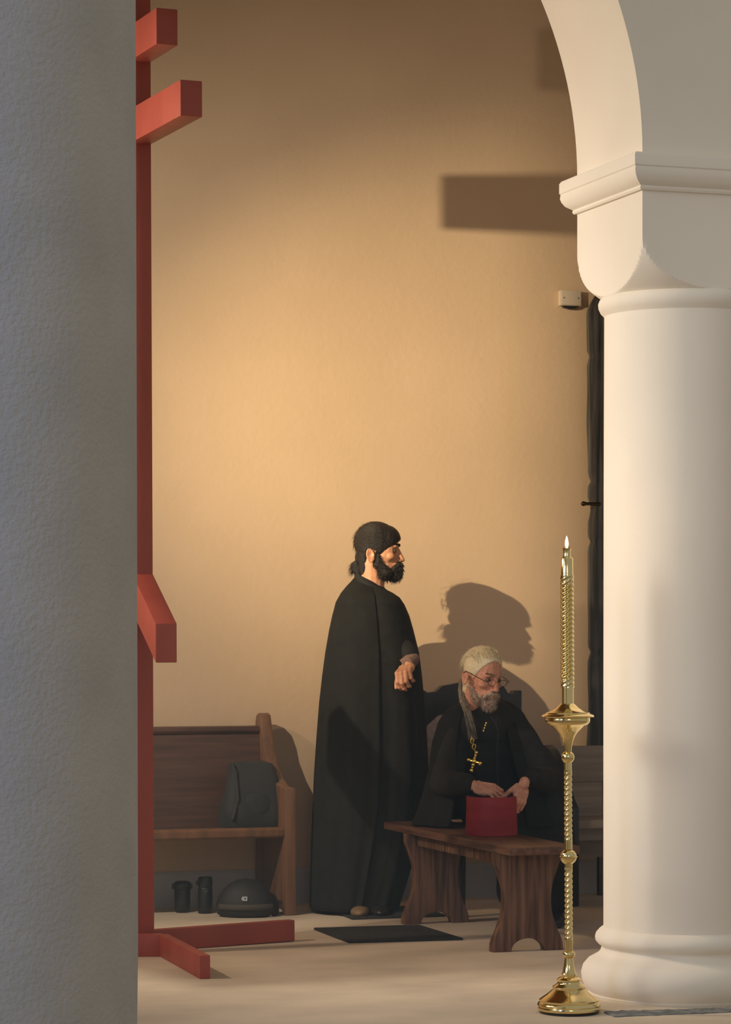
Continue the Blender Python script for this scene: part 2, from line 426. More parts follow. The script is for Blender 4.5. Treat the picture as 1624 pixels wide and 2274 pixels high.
# ------------------------------------------------------------------ pew behind the cross
P0 = gw(658, 2033)
pw = empty('church_pew', 'brown wooden church pew with a shaped end against the back wall', 'pew', (P0.x, P0.y, 0))
end = [(0, 0), (.05, 0), (.06, .06), (.40, .06), (.41, 0), (.49, 0), (.49, .86), (.475, .893), (.44, .905), (.405, .895), (.385, .85), (.375, .80),
       (.345, .74), (.28, .66), (.20, .61), (.13, .585), (.10, .578), (.0, .575)]
end_pts = [(y, z) for y, z in end]
MB().prism(end_pts, 'x', -.052, 0).build('end_panel', M['pewedge'], pw, bevel=.006)
MB().prism(end_pts, 'x', -2.05, -2.0).build('end_panel', M['pewedge'], pw, bevel=.006)
m = MB(); m.prism([(.02, .352), (.008, .362), (.008, .388), (.02, .40), (.44, .375), (.44, .35)], 'x', -2.0, -.052); m.build('seat', M['pewedge'], pw, bevel=.004)
MB().prism([(.34, .38), (.425, .815), (.447, .83), (.455, .81), (.37, .37)], 'x', -2.0, -.052).build('backrest', M['pewwood'], pw, bevel=.003)
MB().prism([(.415, .812), (.408, .825), (.413, .842), (.452, .846), (.458, .835), (.455, .81)], 'x', -2.0, -.052).build('top_rail', M['pewwood'], pw, bevel=.003)

# grey cloth bag slumped on the pew
def at_depth(px, yroom):        # point on the plane y = yroom of the room seen in picture column px
    k = (px-CX)/FPX; Y = yroom/(CT-k*ST); return c2w(k*Y, Y)
bw = at_depth(560, P0.y+.20)
bag = empty('cloth_bag', 'dark grey cloth bag slumped on the pew seat', 'bag', (bw.x, bw.y, .392), 0)
m = MB()
rows = [(0, .0, 0, .135, .085, 0), (.03, .0, 0, .145, .095, 0), (.10, .0, .0, .14, .09, 0), (.18, .005, .015, .12, .075, 0), (.25, .01, .03, .105, .06, 0), (.285, .01, .04, .098, .045, 0), (.297, .01, .045, .06, .025, 0)]
m.loft(rows, 48, fold=lambda a, z, i: (abs(cos(a))**5+abs(sin(a))**5)**(-.2)*(1+.05*sin(3*a+z*20)+.04*noise.noise(Vector((cos(a)*2, sin(a)*2, z*9)))), close=True)
m.build('bag_body', M['bag'], bag)
m = MB(); m.tube([(-.08, -.0, .27), (-.10, -.02, .285), (-.085, -.03, .25), (-.09, -.085, .13), (-.12, -.10, .04)], .008, 8); m.build('strap', M['bag'], bag)
m = MB(); m.ell((.0, -.060, .085), (.095, .035, .075)); m.build('front_pocket', M['bag'], bag)

# things on the floor under the pew
def under(px, py):
    g = gc(px, py); return c2w(g.x, g.y)
c = under(405, 2026)
t = empty('travel_mug', 'squat black lidded travel mug under the pew', 'mug', (c.x, c.y, 0), -TH)
MB().lathe([(.030, 0), (.033, .004), (.036, .04), (.037, .105), (.034, .112)], 32).build('mug_body', M['plastic'], t, auto=50)
MB().lathe([(.036, .108), (.040, .112), (.041, .128), (.037, .138), (.026, .143), (.001, .144)], 32).build('lid', M['plastic'], t, auto=50)
MB().box((-.048, -.014, .108), (-.034, .014, .132)).build('clasp', M['plastic'], t, bevel=.002); MB().box((.034, -.014, .108), (.046, .014, .130)).build('clasp', M['plastic'], t, bevel=.002)
c = under(456, 2028)
t = empty('vacuum_flask', 'tall black cylindrical flask under the pew', 'flask', (c.x, c.y, 0), -TH)
MB().lathe([(.031, 0), (.033, .004), (.033, .112), (.031, .118)], 32).build('flask_body', M['plastic'], t, auto=50)
MB().lathe([(.031, .12), (.033, .124), (.033, .158), (.029, .166), (.001, .168)], 32).build('lid', M['plastic'], t, auto=50)
MB().box((-.042, -.008, .130), (-.030, .008, .150)).build('lid_loop', M['plastic'], t, bevel=.002)
MB().box((-.004, -.0345, .098), (.012, -.032, .106)).build('label', M['olive'], t)
c = under(545, 2040) + Vector((.03, .10, 0))
t = empty('dark_cap_bag', 'rounded black bag with a small pale label under the pew', 'bag', (c.x, c.y, 0), -TH)
t.name = 'round_bag'
m = MB(); rows = [(0.0, 0, 0, .11, .08, 0), (.012, 0, 0, .128, .095, 0), (.05, 0, 0, .134, .10, 0), (.09, 0, 0, .124, .092, 0), (.125, 0, 0, .10, .075, 0), (.15, 0, 0, .07, .052, 0), (.165, 0, 0, .035, .026, 0), (.170, 0, 0, .002, .002, 0)]
m.loft(rows, 48, fold=lambda a, z, i: 1+.03*noise.noise(Vector((cos(a)*2, sin(a)*2, z*14))), close=True); m.build('bag_body', M['plastic2'], t, auto=70)
m = MB(); m.loft([(.035, 0, 0, .1385, .104, 0), (.062, 0, 0, .1345, .101, 0)], 48, -pi*.85, -pi*.12); m.build('zip_band', M['olive'], t, solid=.003)
# pale label with a small round emblem, standing just off the bag's front
m = MB(); m.prism([(-.016, .087), (-.010, .079), (.012, .078), (.012, .098), (-.010, .098)], 'y', -.0985, -.0945); lb = m.build('label', M['patch'], t)
m = MB(); m.ell((.002, -.099, .0885), (.0035, .0012, .0035)); m.build('emblem', M['plastic'], lb)
c = under(606, 2036) + Vector((.0, .08, 0))
t = empty('dark_shoe_bag', 'small black pouch beside the round bag under the pew', 'pouch', (c.x, c.y, 0), -TH); t.name = 'pouch'
m = MB(); m.loft([(0, .01, 0, .036, .06, 0), (.02, .01, 0, .040, .07, 0), (.06, .01, 0, .037, .06, 0), (.09, .01, 0, .026, .04, 0), (.10, .01, 0, .01, .01, 0)], 32, fold=lambda a, z, i: 1+.08*noise.noise(Vector((cos(a)*2, sin(a)*2, z*20))), close=True)
m.build('pouch_body', M['plastic'], t, auto=70)
MB().box((-.03, -.078, 0), (.022, -.07, .008)).build('pull_tab', M['patch'], t)

# ------------------------------------------------------------------ mats
def floormat(px, label, loc_z=0, clipx=None):
    ps = [gw(*p) for p in px]; c = sum(ps, Vector((0,0,0)))/4
    v = [(p-c) for p in ps]
    m = MB(); m.add([(p.x, p.y, 0) for p in v]+[(p.x, p.y, .010) for p in v], [(0,3,2,1),(4,5,6,7),(0,1,5,4),(1,2,6,5),(2,3,7,6),(3,0,4,7)])
    o = m.build('floor_mat', M['matb'], None, bevel=.003, loc=(c.x, c.y, .0)); setp(o, label, 'mat', 'dark floor mats')
    return o
floormat([(775, 2095), (1029, 2088), (931, 2058), (697, 2065)], 'dark rectangular mat lying bare on the floor before the standing man')
floormat([(782, 2043), (990, 2036), (935, 2014), (735, 2024)], 'dark mat partly hidden under the hem of the standing man')

# ------------------------------------------------------------------ rustic bench
BX0, BX1, BY0, BY1 = 3.925, 4.225, 9.99, 11.54
bn = empty('rustic_bench', 'low dark rustic wooden bench with hourglass plank legs', 'bench', (BX0, BY0, 0))
MB().box((0, 0, .398), (BX1-BX0, BY1-BY0, .43)).build('top_plank', M['benchtop'], bn, bevel=.004)
def benchleg(y):
    w0, w1 = -.016, .288
    L = []
    for i in range(25):
        t = i/24; z = .375*t
        prof = .040*sin(pi*min(1, max(0, (t-.10)/.86)))**1.0 + (.0 if t > .12 else 0) + .010*t
        L.append((w0+prof*1.15, z))
    Rr = [(w1-(p[0]-w0), p[1]) for p in L][::-1]
    arch = []
    for i in range(13):
        a = pi*i/12; arch.append(((w0+w1)/2+.072*cos(a), .052*sin(a)))
    pts = L + [(w0+.01, .398), (w1-.01, .398)] + Rr + arch
    # faces: concave outline is triangulated by bmesh
    m = MB(); m.prism(pts, 'y', y, y+.045); return m
for y in (.145, 1.225):
    o = benchleg(y).build('leg', M['bench'], bn, bevel=.003)
MB().box((.045, .19, .345), (.07, 1.225, .398)).build('apron', M['bench'], bn, bevel=.002)
MB().box((.225, .19, .345), (.25, 1.225, .398)).build('apron', M['bench'], bn, bevel=.002)

# crimson cylindrical hat standing on the bench
hc = Vector((.531, 11.42)); hw = c2w(hc.x, hc.y)
ht = empty('cylindrical_hat', 'crimson brimless cylindrical clerical hat standing on the bench', 'hat', (hw.x, hw.y, .43), 0)
MB().lathe([(.100, 0), (.1105, .001), (.1110, .006), (.108, .05), (.1065, .10), (.106, .158), (.104, .162), (.100, .162), (.098, .155), (.098, .10)], 96, cap=False).build('crown', M['crimson'], ht, auto=50)
MB().lathe([(.0975, .09), (.0975, .150), (.0985, .1615), (.093, .1615), (.090, .150), (.090, .10), (.001, .095)], 64, cap=False).build('lining', M['inside'], ht, auto=50)

# ------------------------------------------------------------------ carved chair behind the seated man
ch = empty('carved_armchair', 'black carved high-backed chair with faded upholstery under the seated man', 'chair', (4.40, 11.42, 0))
m = MB(); m.prism([(-.16, .0), (.18, .0), (.225, .27), (-.225, .27)], 'z', .36, .42); m.build('seat', M['uphol'], ch, bevel=.01)
for sx in (-1, 1):
    m = MB(); m.tube([(sx*.15+.01, .02, 0), (sx*.15+.01, .02, .36)], [.018, .022], 12); m.build('leg', M['chair'], ch)
    m = MB(); m.tube([(sx*.225, .30, 0), (sx*.225, .27, .40), (sx*.232, .30, .98)], [.02, .022, .018], 12); m.build('leg', M['chair'], ch)
m = MB(); m.box((-.215, .275, .45), (.215, .295, .93)); m.build('back_upholstery', M['uphol'], ch, bevel=.008)
tp = [(-.252, .80), (-.252, 1.005), (-.235, 1.02), (-.21, 1.005), (-.17, 1.01), (-.14, 1.035), (-.08, 1.045), (0, 1.06), (.08, 1.045), (.14, 1.04), (.165, 1.03), (.185, 1.00), (.205, .995), (.215, 1.012), (.252, 1.012), (.252, .80), (.225, .80), (.225, .86), (.16, .91), (.0, .93), (-.16, .90), (-.225, .845), (-.225, .80)]
m = MB(); m.prism(tp, 'y', .268, .318); m.build('carved_top_rail', M['chair'], ch, bevel=.004)

# ------------------------------------------------------------------ second bench by the wall
g = MB(); G0 = (4.90, 11.70)
p2 = empty('old_settle', 'grey weathered settle with a curved end behind the candle stand', 'settle', (G0[0], G0[1], 0))
ep = [(0, 0), (.05, 0), (.06, .05), (.33, .05), (.34, 0), (.38, 0), (.38, .70), (.36, .735), (.32, .742), (.25, .72), (.17, .66), (.11, .58), (.05, .50), (.0, .46)]
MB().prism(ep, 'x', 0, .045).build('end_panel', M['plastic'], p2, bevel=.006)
MB().prism(ep, 'x', 1.8, 1.845).build('end_panel', M['greypew'], p2, bevel=.006)
MB().box((.045, .33, .56), (1.8, .36, .735)).build('back_board', M['greypew'], p2, bevel=.004)
MB().box((.045, .32, .20), (.30, .35, .56)).build('back_panel', M['greypew'], p2, bevel=.003)
MB().box((.045, .02, .36), (1.8, .34, .40)).build('seat', M['greypew'], p2, bevel=.006)
MB().box((.045, .08, .30), (1.8, .10, .36)).build('seat_rail', M['greypew'], p2, bevel=.003)

# cloth bundle on a pole
bc = cp(1362, 1000, 13.05); bw = c2w(bc.x, bc.y)
bw.y = 12.17
t = empty('wrapped_banner', 'tall narrow bundle of dark grey cloth wrapped round a pole by the wall', 'bundle', (bw.x, bw.y, 0))
MB().tube([(0, 0, 0), (0, 0, 2.84)], .014, 12).build('pole', M['steel'], t)
rows = []; K = 90
knots = [2.62, 2.02, 1.90, 1.86, 1.72, 1.18]
for i in range(K+1):
    z = .72+2.20*i/K
    r = .054 + .010*sin(z*2.3+1) + .006*noise.noise(Vector((z*5, 0, 0)))
    for k in knots: r -= .012*math.exp(-((z-k)/.02)**2)
    if z > 2.84: r *= 1-.6*((z-2.84)/.08)**1.3
    rows.append((z, .006*sin(z*3), 0, r, r, 0))
m = MB(); m.loft(rows, 56, fold=lambda a, z, i: 1+.16*sin(5*a+z*.9)+.08*sin(9*a-z*1.7+1), close=True); m.build('cloth', M['slate'], t, auto=70)
kn = t
m = MB(); m.tube([(-.095, -.03, 1.905), (.08, -.03, 1.905)], .008, 8); m.ell((-.097, -.03, 1.905), (.014, .012, .012)); m.build('clamp', M['steel'], t)
m = MB(); m.box((.04, -.04, 1.55), (.09, .0, 1.62)); m.build('bracket', M['plastic'], t, bevel=.003)

# socket box on the wall
wb = cp(1264, 665, 13.26); ww = c2w(wb.x, wb.y)
t = empty('socket_box', 'small ivory electrical box on the wall near the column capital', 'electrical box', (ww.x, WALLY, wb.z), 0)
MB().box((-.057, -.028, -.034), (.057, 0, .040)).build('box_body', M['box'], t, bevel=.004)
MB().box((-.052, -.033, -.030), (.052, -.027, .040)).build('cover_plate', M['box'], t, bevel=.002)
for sx in (-1, 1):
    m = MB(); m.ell((sx*.038, -.033, .004), (.0035, .0015, .0035), n=12, m=8); m.build('screw', M['steel'], t)
m = MB(); m.prism([(-.042, -.034), (.044, -.034), (.03, -.044), (-.004, -.050), (-.034, -.043)], 'y', -.026, -.004); m.build('dark_wedge', M['plastic'], t)  # black wedge along the underside of the box

# ------------------------------------------------------------------ brass candle stand
cc = Vector((.688, 9.15)); cw = c2w(cc.x, cc.y)
cs = empty('candle_stand', 'tall polished brass floor candlestick with a spiral stem beside the cream column', 'candlestick', (cw.x, cw.y, 0), -TH)
cs.rotation_euler = (0, math.radians(-.30), -TH)
K_ = 657.5
zz = lambda y: .012 + (2250-y)/K_
def prof(l): return [(r/K_, zz(y)) for r, y in l]
MB().lathe(prof([(60, 2257.5), (66, 2257), (66, 2252)]), 64).build('foot_disc', M['plastic'], cs)  # thin dark disc under the brass base
MB().lathe(prof([(62, 2253), (70, 2251), (71, 2247), (69.5, 2243), (71, 2240), (69, 2235), (66, 2233), (66.5, 2229), (62, 2225), (50, 2217), (40, 2209), (36, 2205), (37, 2201), (35, 2198), (28, 2194), (26, 2190), (27, 2184), (22, 2180),
      (16, 2178), (17, 2172), (14, 2167), (11, 2150), (9, 2136)]), 96).build('base', M['brass'], cs, auto=40)
MB().lathe(prof([(9, 2137), (13, 2134), (14, 2129), (13, 2124), (9, 2121)]), 64).build('collar', M['brass'], cs, auto=50)
m = MB(); m.lathe(prof([(9, 2123), (9, 2095)]), 48); m.lathe(prof([(9, 1935), (9, 1926)]), 48)
m.twisted(9.2/K_, zz(2096), zz(1934), turns=4.6, lobes=3, amp=.36, n=60, rows=180); m.build('lower_stem', M['brass'], cs, auto=60)
b = MB(); b.ell((0, 0, zz(1912.5)), (18.5/K_, 18.5/K_, 17.5/K_), n=48, m=32); b.lathe([(18.2/K_, zz(1914)), (20.3/K_, zz(1913)), (20.3/K_, zz(1911)), (18.2/K_, zz(1910))], 48)
b.build('ball_knop', M['brass'], cs, auto=50)
m = MB(); m.lathe(prof([(9, 1896), (9, 1876)]), 48); m.lathe(prof([(8.5, 1722), (8.5, 1700)]), 48)
m.twisted(9.2/K_, zz(1877), zz(1720), turns=4.6, lobes=3, amp=.36, n=60, rows=180); m.build('upper_stem', M['brass'], cs, auto=60)
MB().lathe(prof([(7, 1704), (11, 1701), (14, 1696), (15, 1690), (13, 1684), (8, 1679)]), 48).build('small_knop', M['brass'], cs, auto=50)
MB().lathe(prof([(8, 1681), (9, 1668), (12, 1655), (17, 1643), (19, 1641), (20, 1638), (26, 1632), (34, 1624), (38, 1621), (44, 1619), (48.5, 1614), (50, 1608), (49, 1604.5), (58, 1602), (59, 1600), (57, 1598), (54, 1596), (50, 1595), (48, 1592),
      (36, 1588), (25, 1582), (18, 1575), (14, 1572)]), 96).build('drip_bowl', M['brass'], cs, auto=35)
m = MB(); m.lathe(prof([(13.5, 1574), (13.5, 1536)]), 48); m.lathe(prof([(14.5, 1289), (14, 1284), (14, 1250), (12.5, 1248)]), 48)
m.twisted(15.4/K_, zz(1537), zz(1288), turns=4.8, lobes=5, amp=.32, n=100, rows=220); m.build('candle_tube', M['brass'], cs, auto=60)
m = MB(); m.lathe(prof([(9, 1249), (9.5, 1244), (8.5, 1240), (9, 1230), (10, 1227), (6, 1225.5)]), 40); m.build('candle_cap', M['brass'], cs, auto=50)
m = MB(); m.lathe(prof([(1, 1226), (1, 1219)]), 8); m.build('wick', M['wick'], cs)
m = MB(); m.lathe(prof([(1.0, 1226), (3.0, 1223), (3.9, 1218), (3.4, 1212), (2.0, 1206), (.2, 1200)]), 20); m.build('flame', M['flame'], cs)
fl = bpy.data.lights.new('candle_light', 'POINT'); fo = bpy.data.objects.new('candle_light', fl); C.objects.link(fo)
fo.location = c2w(.680, 9.15, 1.625); fl.color = (1, .6, .28); fl.energy = .5; fl.shadow_soft_size = .01

# ------------------------------------------------------------------ unseen flood lamp on a stand, with a blocker added to shade the cross
lp = c2w(LK[0], LK[1])
t = empty('flood_lamp', 'unseen flood lamp with an added light blocker on a tall stand between the arcade columns', 'lamp', (lp.x, lp.y, 0), -TH)
MB().tube([(-.10, -.05, .02), (-.10, -.05, LZ)], .014, 12).build('stand_pole', M['steel'], t)
for k in range(3):
    a = 2*pi*k/3+.5; MB().tube([(-.10, -.05, .45), (-.10+.18*cos(a), -.05+.18*sin(a), .012)], .010, 8).build('leg', M['steel'], t)
d0 = Vector((sin(math.radians(40)), cos(math.radians(40)), 0))
m = MB(); m.tube([Vector((0, 0, LZ))-d0*.16, Vector((0, 0, LZ))-d0*.03], .085, 24); m.build('housing', M['plastic'], t)
def az(d, r): return Vector((r*sin(math.radians(d)), r*cos(math.radians(d)), 0))
pts_ = [az(39.9+i*(67-39.9)/10, .42) for i in range(11)]
m = MB()
for p in pts_: m.v += [Vector((p.x, p.y, LZ-.62)), Vector((p.x, p.y, LZ+.26)), Vector((p.x*1.01, p.y*1.01, LZ-.62)), Vector((p.x*1.01, p.y*1.01, LZ+.26))]
for i in range(10):
    a, b = 4*i, 4*i+4; m.f += [(a, a+1, b+1, b), (a+2, b+2, b+3, a+3), (a+1, a+3, b+3, b+1), (a, b, b+2, a+2)]
m.f += [(0, 2, 3, 1), (40, 41, 43, 42)]
m.build('light_blocker', M['plastic'], t)

# ------------------------------------------------------------------ people
def head(jaw=1.0, old=False):
    m = MB()
    m.ell((.005, 0, .035), (.090, .074, .081)); m.ell((.045, 0, .0), (.057, .062, .086))
    m.ell((.088, .020, .020), (.016, .026, .011)); m.ell((.088, -.020, .020), (.016, .026, .011))
    m.ell((.042, 0, -.062), (.054, .051, .048)); m.ell((.086, 0, -.097), (.020, .022, .018))
    m.ell((.066, .040, -.024), (.024, .022, .020)); m.ell((.066, -.040, -.024), (.024, .022, .020))
    m.cap((.096, 0, .008), (.115, 0, -.034), .0085, .0110)
    m.ell((.116, 0, -.037), (.0125, .012, .0105)); m.ell((.105, .0125, -.041), (.011, .008, .008)); m.ell((.105, -.0125, -.041), (.011, .008, .008))
    m.ell((.095, 0, -.066), (.010, .026, .006)); m.ell((.093, 0, -.078), (.010, .022, .007))
    m.ell((.085, 0, -.062), (.022, .030, .022))
    for s in (-1, 1):        # ears: rim, lobe
        R = Matrix.Rotation(math.radians(-12), 3, 'Y') @ Matrix.Rotation(s*math.radians(-20), 3, 'Z')
        c0 = Vector((-.014, s*.078, -.022 + (.008 if old else 0))); loop = []
        for i in range(15):
            a = 2*pi*i/14; loop.append(c0 + R @ Vector((-.015*cos(a), 0, .027*sin(a))))
        m.tube(loop, .0042, 8); m.ell(c0, (.013, .004, .024), R); m.ell(c0+Vector((.004, 0, -.024)), (.009, .0055, .010))
        m.ell(c0+Vector((.012, -s*.002, 0)), (.007, .007, .012))
    m.cap((-.012, 0, -.05), (-.020, 0, -.125), .050, .048) if old else m.cap((-.012, 0, -.05), (-.012, 0, -.21), .054, .056)
    q = remesh(m, .0028, 3, .5)
    P = []
    for s in (-1, 1):
        P += [((.094, s*.031, .001), .016, (-.010, 0, 0)), ((-.012, s*.086, -.018), .009, (0, -s*.007, 0)), ((.105, s*.014, -.049), .005, (0, 0, .003)),
              ((.080, s*.045, -.055), .018, (-.004, -s*.004, 0))]
        if old: P += [((.098, s*.028, -.048), .010, (-.005, 0, 0)), ((.09, s*.033, -.018), .010, (.003, 0, 0))]
    P += [((.104, 0, -.072), .006, (-.004, 0, 0))]
    return pull(q, P)

def hand(f, n, side, wrist, curls, splay=.06, scale=1.0, thumb=(35, 30), voxel=.0018, wristlen=.06, fat=1.0):
    """f: wrist to knuckles, n: back of the hand, side +1 thumb along n x f. returns mesh in caller's frame"""
    f = Vector(f).normalized(); n = Vector(n); n = (n - f*n.dot(f)).normalized(); y = n.cross(f)*side
    Mx = Matrix(((f.x, y.x, n.x), (f.y, y.y, n.y), (f.z, y.z, n.z)))
    m = MB()
    m.cap((-wristlen, 0, 0), (.0, 0, 0), .024, .023)
    m.ell((.0, 0, 0), (.026, .027, .019)); m.ell((.045, .0, -.003), (.045, .036, .0135)); m.ell((.035, .025, -.010), (.032, .016, .014)); m.ell((.04, -.028, -.006), (.035, .012, .013))
    bases = [(.085, .030), (.090, .010), (.086, -.010), (.078, -.029)]
    lens = [(.040, .025, .020), (.045, .029, .021), (.041, .027, .020), (.032, .020, .018)]
    rads = [.0092, .0094, .0090, .0080]
    for i, (b, L, r) in enumerate(zip(bases, lens, rads)):
        r *= fat
        m.cap((.03, b[1]*.75, .001), (b[0], b[1], .0), .009, r*1.12)
        p = Vector((b[0], b[1], 0)); ang = 0; az = splay*(1.5-i)
        cl = curls[i]
        for j in range(3):
            ang += math.radians(cl[j]); d = Vector((cos(ang)*cos(az), sin(az)*cos(min(ang, 1.2)), -sin(ang)))
            q = p + d*L[j]; m.cap(p, q, r*(1-.08*j), r*(1-.08*(j+1))); m.ell(p, (r*1.06,)*3, n=12, m=8); p = q
    p = Vector((.018, .026, -.008)); a = math.radians(thumb[0]); bdn = math.radians(thumb[1])
    d = Vector((cos(a), sin(a), -sin(bdn))).normalized(); q = p+d*.040; m.cap(p, q, .015, .0115)
    d2 = Vector((cos(a*.55), sin(a*.55), -sin(bdn*1.2))).normalized(); q2 = q+d2*.030; m.cap(q, q2, .0112, .0100)
    d3 = Vector((cos(a*.2), sin(a*.2), -sin(bdn*1.3))).normalized(); m.cap(q2, q2+d3*.024, .0098, .0080)
    q = remesh(m, voxel, 2, .4)
    w = Vector(wrist)
    return xf(q, Matrix.Translation(w) @ (Mx*scale).to_4x4())

def merge(*ms):
    q = MB()
    for m in ms: q.add(m.v, m.f)
    return q
def pose(origin, yaw, pitch=0, roll=0, scale=1):
    return Matrix.Translation(Vector(origin)) @ Matrix.Rotation(yaw, 4, 'Z') @ Matrix.Rotation(pitch, 4, 'Y') @ Matrix.Rotation(roll, 4, 'X') @ Matrix.Scale(scale, 4)
def surf_points(mb, cond, k):
    out = []
    for _ in range(k*60):
        if len(out) >= k: break
        f_ = mb.f[rnd.randrange(len(mb.f))]; a, b, c = mb.v[f_[0]], mb.v[f_[1]], mb.v[f_[2]]
        n = (b-a).cross(c-a)
        if n.length < 1e-12: continue
        if cond(a): out.append((a.copy(), n.normalized()))
    return out
def eyes(t, Mx, parent, lidz=0.0):
    for s in (-1, 1):
        e = MB().ell((.0815, s*.031, .000), (.0112, .0112, .0108), n=24, m=16); xf(e, Mx); eo = e.build('eye', M['eye'], parent)
        e = MB().ell((.0908, s*.030, .000), (.0030, .0055, .0055), n=16, m=10); xf(e, Mx); e.build('iris', M['iris'], eo)
def brows(Mx, m_, parent, dens=90, thick=.0008, droop=.1):
    for s in (-1, 1):
        ro, di, le = [], [], []
        for _ in range(dens):
            u = rnd.random(); y = s*(.012+.036*u); x = .1035-.020*u*u; z = .021+.007*sin(u*2.2)+rnd.uniform(-.003, .003)
            ro.append((x, y, z)); di.append((.3, s*.9, .25)); le.append(rnd.uniform(.007, .013))
        q = strands(ro, di, le, thick, 0, .35); xf(q, Mx); q.build('eyebrow', m_, parent)

# ---- standing man
YS = 12.42; KS = FPX/YS; OX = .02
sm = empty('person', 'standing bearded man in a long black cape with dark hair tied back', 'person', c2w(OX, YS), -TH)
def sx(px): return (px-CX)/KS-OX
def sz(py): return CAMZ-(py-HY)/KS
HM = pose((sx(833), 0, sz(1223)), math.radians(-4), math.radians(1), 0, 1.075)
hd = xf(head(), HM)
# body: torso, arms, legs, one figure
tr = MB()
tr.cap((sx(822), 0, 1.44), (sx(820), 0, 1.50), .07, .055)
tr.cap((sx(822), -.10, 1.36), (sx(822), .10, 1.36), .062, .062); tr.cap((sx(820), 0, 1.30), (sx(820), 0, 1.00), .13, .12)
tr.cap((sx(815), -.08, .95), (sx(815), -.10, .50), .085, .06); tr.cap((sx(815), -.10, .50), (sx(812), -.10, .09), .058, .04)
tr.cap((sx(815), .08, .95), (sx(815), .10, .50), .085, .06); tr.cap((sx(815), .10, .50), (sx(812), .10, .09), .058, .04)
tr.cap((sx(812), -.10, .04), (sx(840), -.13, .04), .035, .03); tr.cap((sx(812), .10, .04), (sx(845), .13, .04), .035, .03)
tr.cap((sx(822), .13, 1.33), (sx(835), .17, 1.10), .045, .040); tr.cap((sx(835), .15, 1.10), (sx(890), -.06, 1.125), .035, .025)
tr.cap((sx(822), -.13, 1.33), (sx(815), -.12, 1.08), .045, .035); tr.cap((sx(815), -.12, 1.08), (sx(845), -.08, .90), .035, .025)
trm = remesh(tr, .012, 3)
wr = Vector((sx(904), -.185, sz(1474)))
hnd = hand((-.22, -.86, -.40), (-.28, -.42, .80), -1, wr, [(50, 46, 30), (54, 50, 30), (58, 52, 32), (64, 54, 34)], scale=1.02, thumb=(34, 48), wristlen=.09, splay=.0, fat=1.14)
body = merge(hd, hnd, trm).build('body', M['skin'], sm, auto=60)
eyes(0, HM, sm); brows(HM, M['beard'], sm, 110)
# cassock and cape
rowsS = [(1290, 790, 850, .060, .022), (1300, 781, 860, .085, .020), (1310, 769, 874, .125, .014), (1322, 758, 889, .165, .010), (1340, 747, 900, .20, .006), (1368, 739, 911, .215, 0), (1400, 732, 920, .222, 0), (1450, 723, 932, .225, 0), (1500, 716, 938, .225, 0),
         (1560, 709, 943, .228, 0), (1640, 703, 948, .23, 0), (1720, 698, 951, .232, 0), (1800, 695, 945, .235, 0), (1880, 692, 926, .235, 0), (1960, 690, 903, .237, 0), (2016, 689, 885, .238, 0)]
def interp(rows, z_of, dens=5):
    out = []
    for i in range(len(rows)-1):
        a, b = rows[i], rows[i+1]
        for k in range(dens):
            t = k/dens; out.append(tuple(a[j]+(b[j]-a[j])*t for j in range(len(a))))
    out.append(rows[-1]); return out
RS = []
for y, l, r, ry, tl in interp(rowsS, None, 5): RS.append((sz(y), (sx(l)+sx(r))/2, 0.0, (sx(r)-sx(l))/2, ry*.90, tl))
def foldS(a, z, i):
    g = min(1, max(0, (1.35-z)/1.1))
    return 1 + g*(.028*sin(7*a+1.2+z*.5)+.020*sin(13*a+z*1.1)+.012*sin(23*a+2)) - .012*g
m = MB(); m.loft(RS, 160, fold=lambda a, z, i: foldS(a, z, i)*.985)
m.build('cassock', M['black'], sm, auto=80, solid=.006)
a0 = math.radians(-82); RC = [(z-.000, cx, cy, rx, ry, tl) for (z, cx, cy, rx, ry, tl) in RS]
m = MB(); m.loft(RC, 140, -2*pi+math.radians(52), a0, fold=lambda a, z, i: foldS(a, z, i)*1.015 + (.05*math.exp(-((a-a0)/.10)**2)*min(1, max(0, (1.35-z)/.5))))
m.build('cape', M['black2'], sm, auto=80, solid=.006)
# stand-up collar
m = MB(); m.loft([(sz(1303), sx(826), 0, .085, .085, .030), (sz(1296), sx(822), 0, .072, .072, .030), (sz(1288), sx(818), 0, .064, .064, .030), (sz(1287), sx(818), 0, .060, .060, .030), (sz(1296), sx(820), 0, .058, .058, .030)], 64)
m.build('collar', M['black'], sm, auto=60, solid=.003)
# sleeve with brown cuff
fdir = Vector((-.22, -.86, -.40)).normalized(); elb = Vector((sx(850), -.05, 1.06))
wdir = Vector((.40, .62, .50)).normalized()
m = MB(); e0 = wr + wdir*.03
m.tube([wr+Vector((-.020, .01, -.008)), wr+wdir*.018, wr+wdir*.040, wr+wdir*.05+Vector((0, .05, 0))], [.031, .034, .036, .034], 24, cap=False); m.build('cuff', M['cuff'], sm, solid=.003)
m = MB(); m.tube([wr+wdir*.042, wr+wdir*.055+Vector((-.02, .02, .02)), Vector((sx(893), -.10, sz(1440)))], [.036, .044, .05], 24); m.build('sleeve', M['black'], sm)
# shoes
for px_, yy in ((800, -.255), (845, -.24)):
    m = MB(); m.ell((sx(px_), yy+.05, .022), (.045, .095, .028)); q = remesh(m, .006, 2)
    for i, v in enumerate(q.v):
        if v.z < .002: q.v[i] = Vector((v.x, v.y, .002))
    q.build('shoe', M['shoe'] if px_ == 800 else M['darkshoe'], sm)
